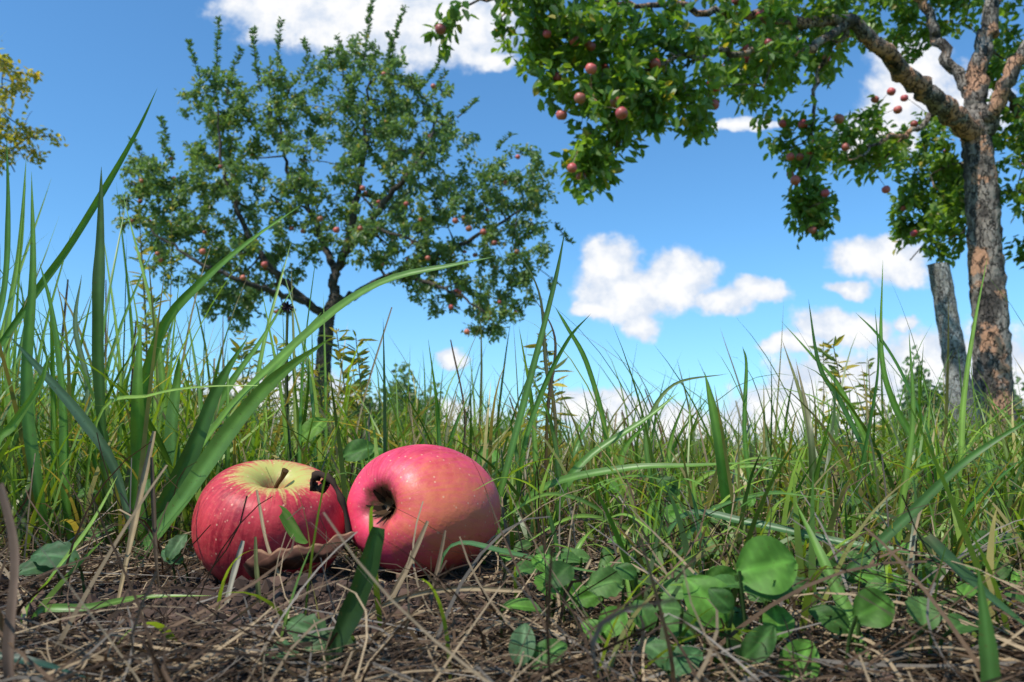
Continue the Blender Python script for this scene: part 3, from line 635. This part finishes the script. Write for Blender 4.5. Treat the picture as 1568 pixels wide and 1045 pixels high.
wleaf(1178,866,.25,46,.2,.35,wg,asp=.95,rootu=1150); wleaf(1172,892,.255,42,-.5,.9,wd_,asp=1,rootu=1150); wleaf(1082,918,.255,42,2.2,.35,wg,asp=.85,rootu=1120); wleaf(1120,950,.26,32,1.2,.8,wd_,asp=.8,rootu=1120)
wleaf(1225,1012,.24,38,.9,.4,wg,asp=.75); wleaf(1190,950,.25,26,1.6,.5,wg,asp=.9); wleaf(1040,960,.25,26,2.6,.6,wd_,asp=.9)
wleaf(470,965,.27,40,2.6,.6,(.07,.14,.05),lob=.14,asp=.55); wleaf(500,985,.265,38,3.6,.9,(.06,.11,.04),lob=.14,asp=.5); wleaf(430,1000,.26,28,.2,1.2,(.06,.13,.05),lob=.14)
wleaf(80,850,.36,38,2.9,.8,(.06,.13,.05),lob=.08,asp=.6); wleaf(50,870,.36,32,3.6,.9,(.05,.11,.04),lob=.08,asp=.6); wleaf(270,835,.40,22,1.2,.5,(.08,.15,.06),lob=.08,asp=.6); wleaf(262,850,.4,20,2.6,.5,(.06,.14,.05),lob=.08,asp=.6)
wleaf(800,985,.25,30,1.4,.4,(.10,.18,.08),asp=.65); wleaf(840,1000,.25,32,.6,.6,(.08,.18,.04),asp=.6); wleaf(940,950,.27,26,.9,.5,wg); wleaf(985,940,.28,24,1.9,.5,wd_); wleaf(910,965,.27,22,2.4,.5,wg,asp=.7); wleaf(1010,1000,.25,36,2.2,.8,(.07,.15,.05),lob=.08,asp=.6); wleaf(1050,1010,.24,34,.8,.8,(.06,.14,.05),lob=.08,asp=.6)
wleaf(550,690,.55,26,.3,.4,wd_,asp=.7); wleaf(575,700,.55,22,2.6,.4,wg,asp=.7); wleaf(480,655,.6,26,.9,.5,(.12,.24,.03),asp=.6); wleaf(750,700,.55,18,1.2,.6,wg)
for k in range(230):
    d=random.uniform(.235,.42) if k<90 else random.uniform(.34,1.0); u=random.uniform(780,1568) if k<90 else random.uniform(0,1568)
    if d<.48 and u<760: continue
    v=700+(CAMZ-random.uniform(.008,.024 if d<.42 else .05))/d*FPX
    wleaf(u,v,d,random.uniform(.003,.0075 if k<90 else .010)/d*FPX,random.uniform(-.5,3.6),random.uniform(.2,1.3),np.array(random.choice([wg,wd_,(.1,.2,.05)]))*random.uniform(.6,1.1),lob=random.choice([0,0,.08]),asp=random.uniform(.5,.95))
AW.build('clover_and_weeds',M_weed,True)
AY=Acc()
for k in range(30):
    u=random.uniform(150,560) if k<24 else random.uniform(600,1500); d=random.uniform(.9,1.7); v=random.uniform(250,480) if u<260 else random.uniform(500,620)
    a=P(u,700,d); a[2]=float(G(a[0],d)); b=P(u+random.uniform(-25,25),v,d); pc=catmull([a,(a+b)/2+[.01,0,0],b],14); tube(AY,pc,np.linspace(.0016,.0006,14),5,(.14,.13,.05))
    ns=60; i=R_.uniform(.35,1,ns)*13; pp=np.stack([np.interp(i,np.arange(14),pc[:,q]) for q in range(3)],-1); az=R_.uniform(0,6.28,ns)
    dv=np.stack([np.cos(az),np.sin(az),R_.uniform(-.2,1,ns)],-1); c=np.where(R_.random((ns,1))<.5,np.array([.48,.37,.05]),np.array([.18,.24,.05]))*R_.uniform(.6,1.2,(ns,1))
    leaves(AY,pp,dv,unit(R_.normal(size=(ns,3))+[0,0,1]),R_.uniform(.008,.030,ns),R_.uniform(.003,.008,ns),c)
AY.build('wildflower_stems',M_weed)
A=Acc(); c=P(440,470,.6)
for k in range(40):
    d_=unit(R_.normal(size=3)); tube(A,[c,c+d_*.003,c+d_*.005],[.001,.0008,.0003],4,(.03,.02,.025))
tube(A,catmull([P(446,760,.6),P(438,600,.6),P(440,470,.6)],12),np.full(12,.0011),5,(.06,.08,.03))
A.build('seed_head',M_dk)
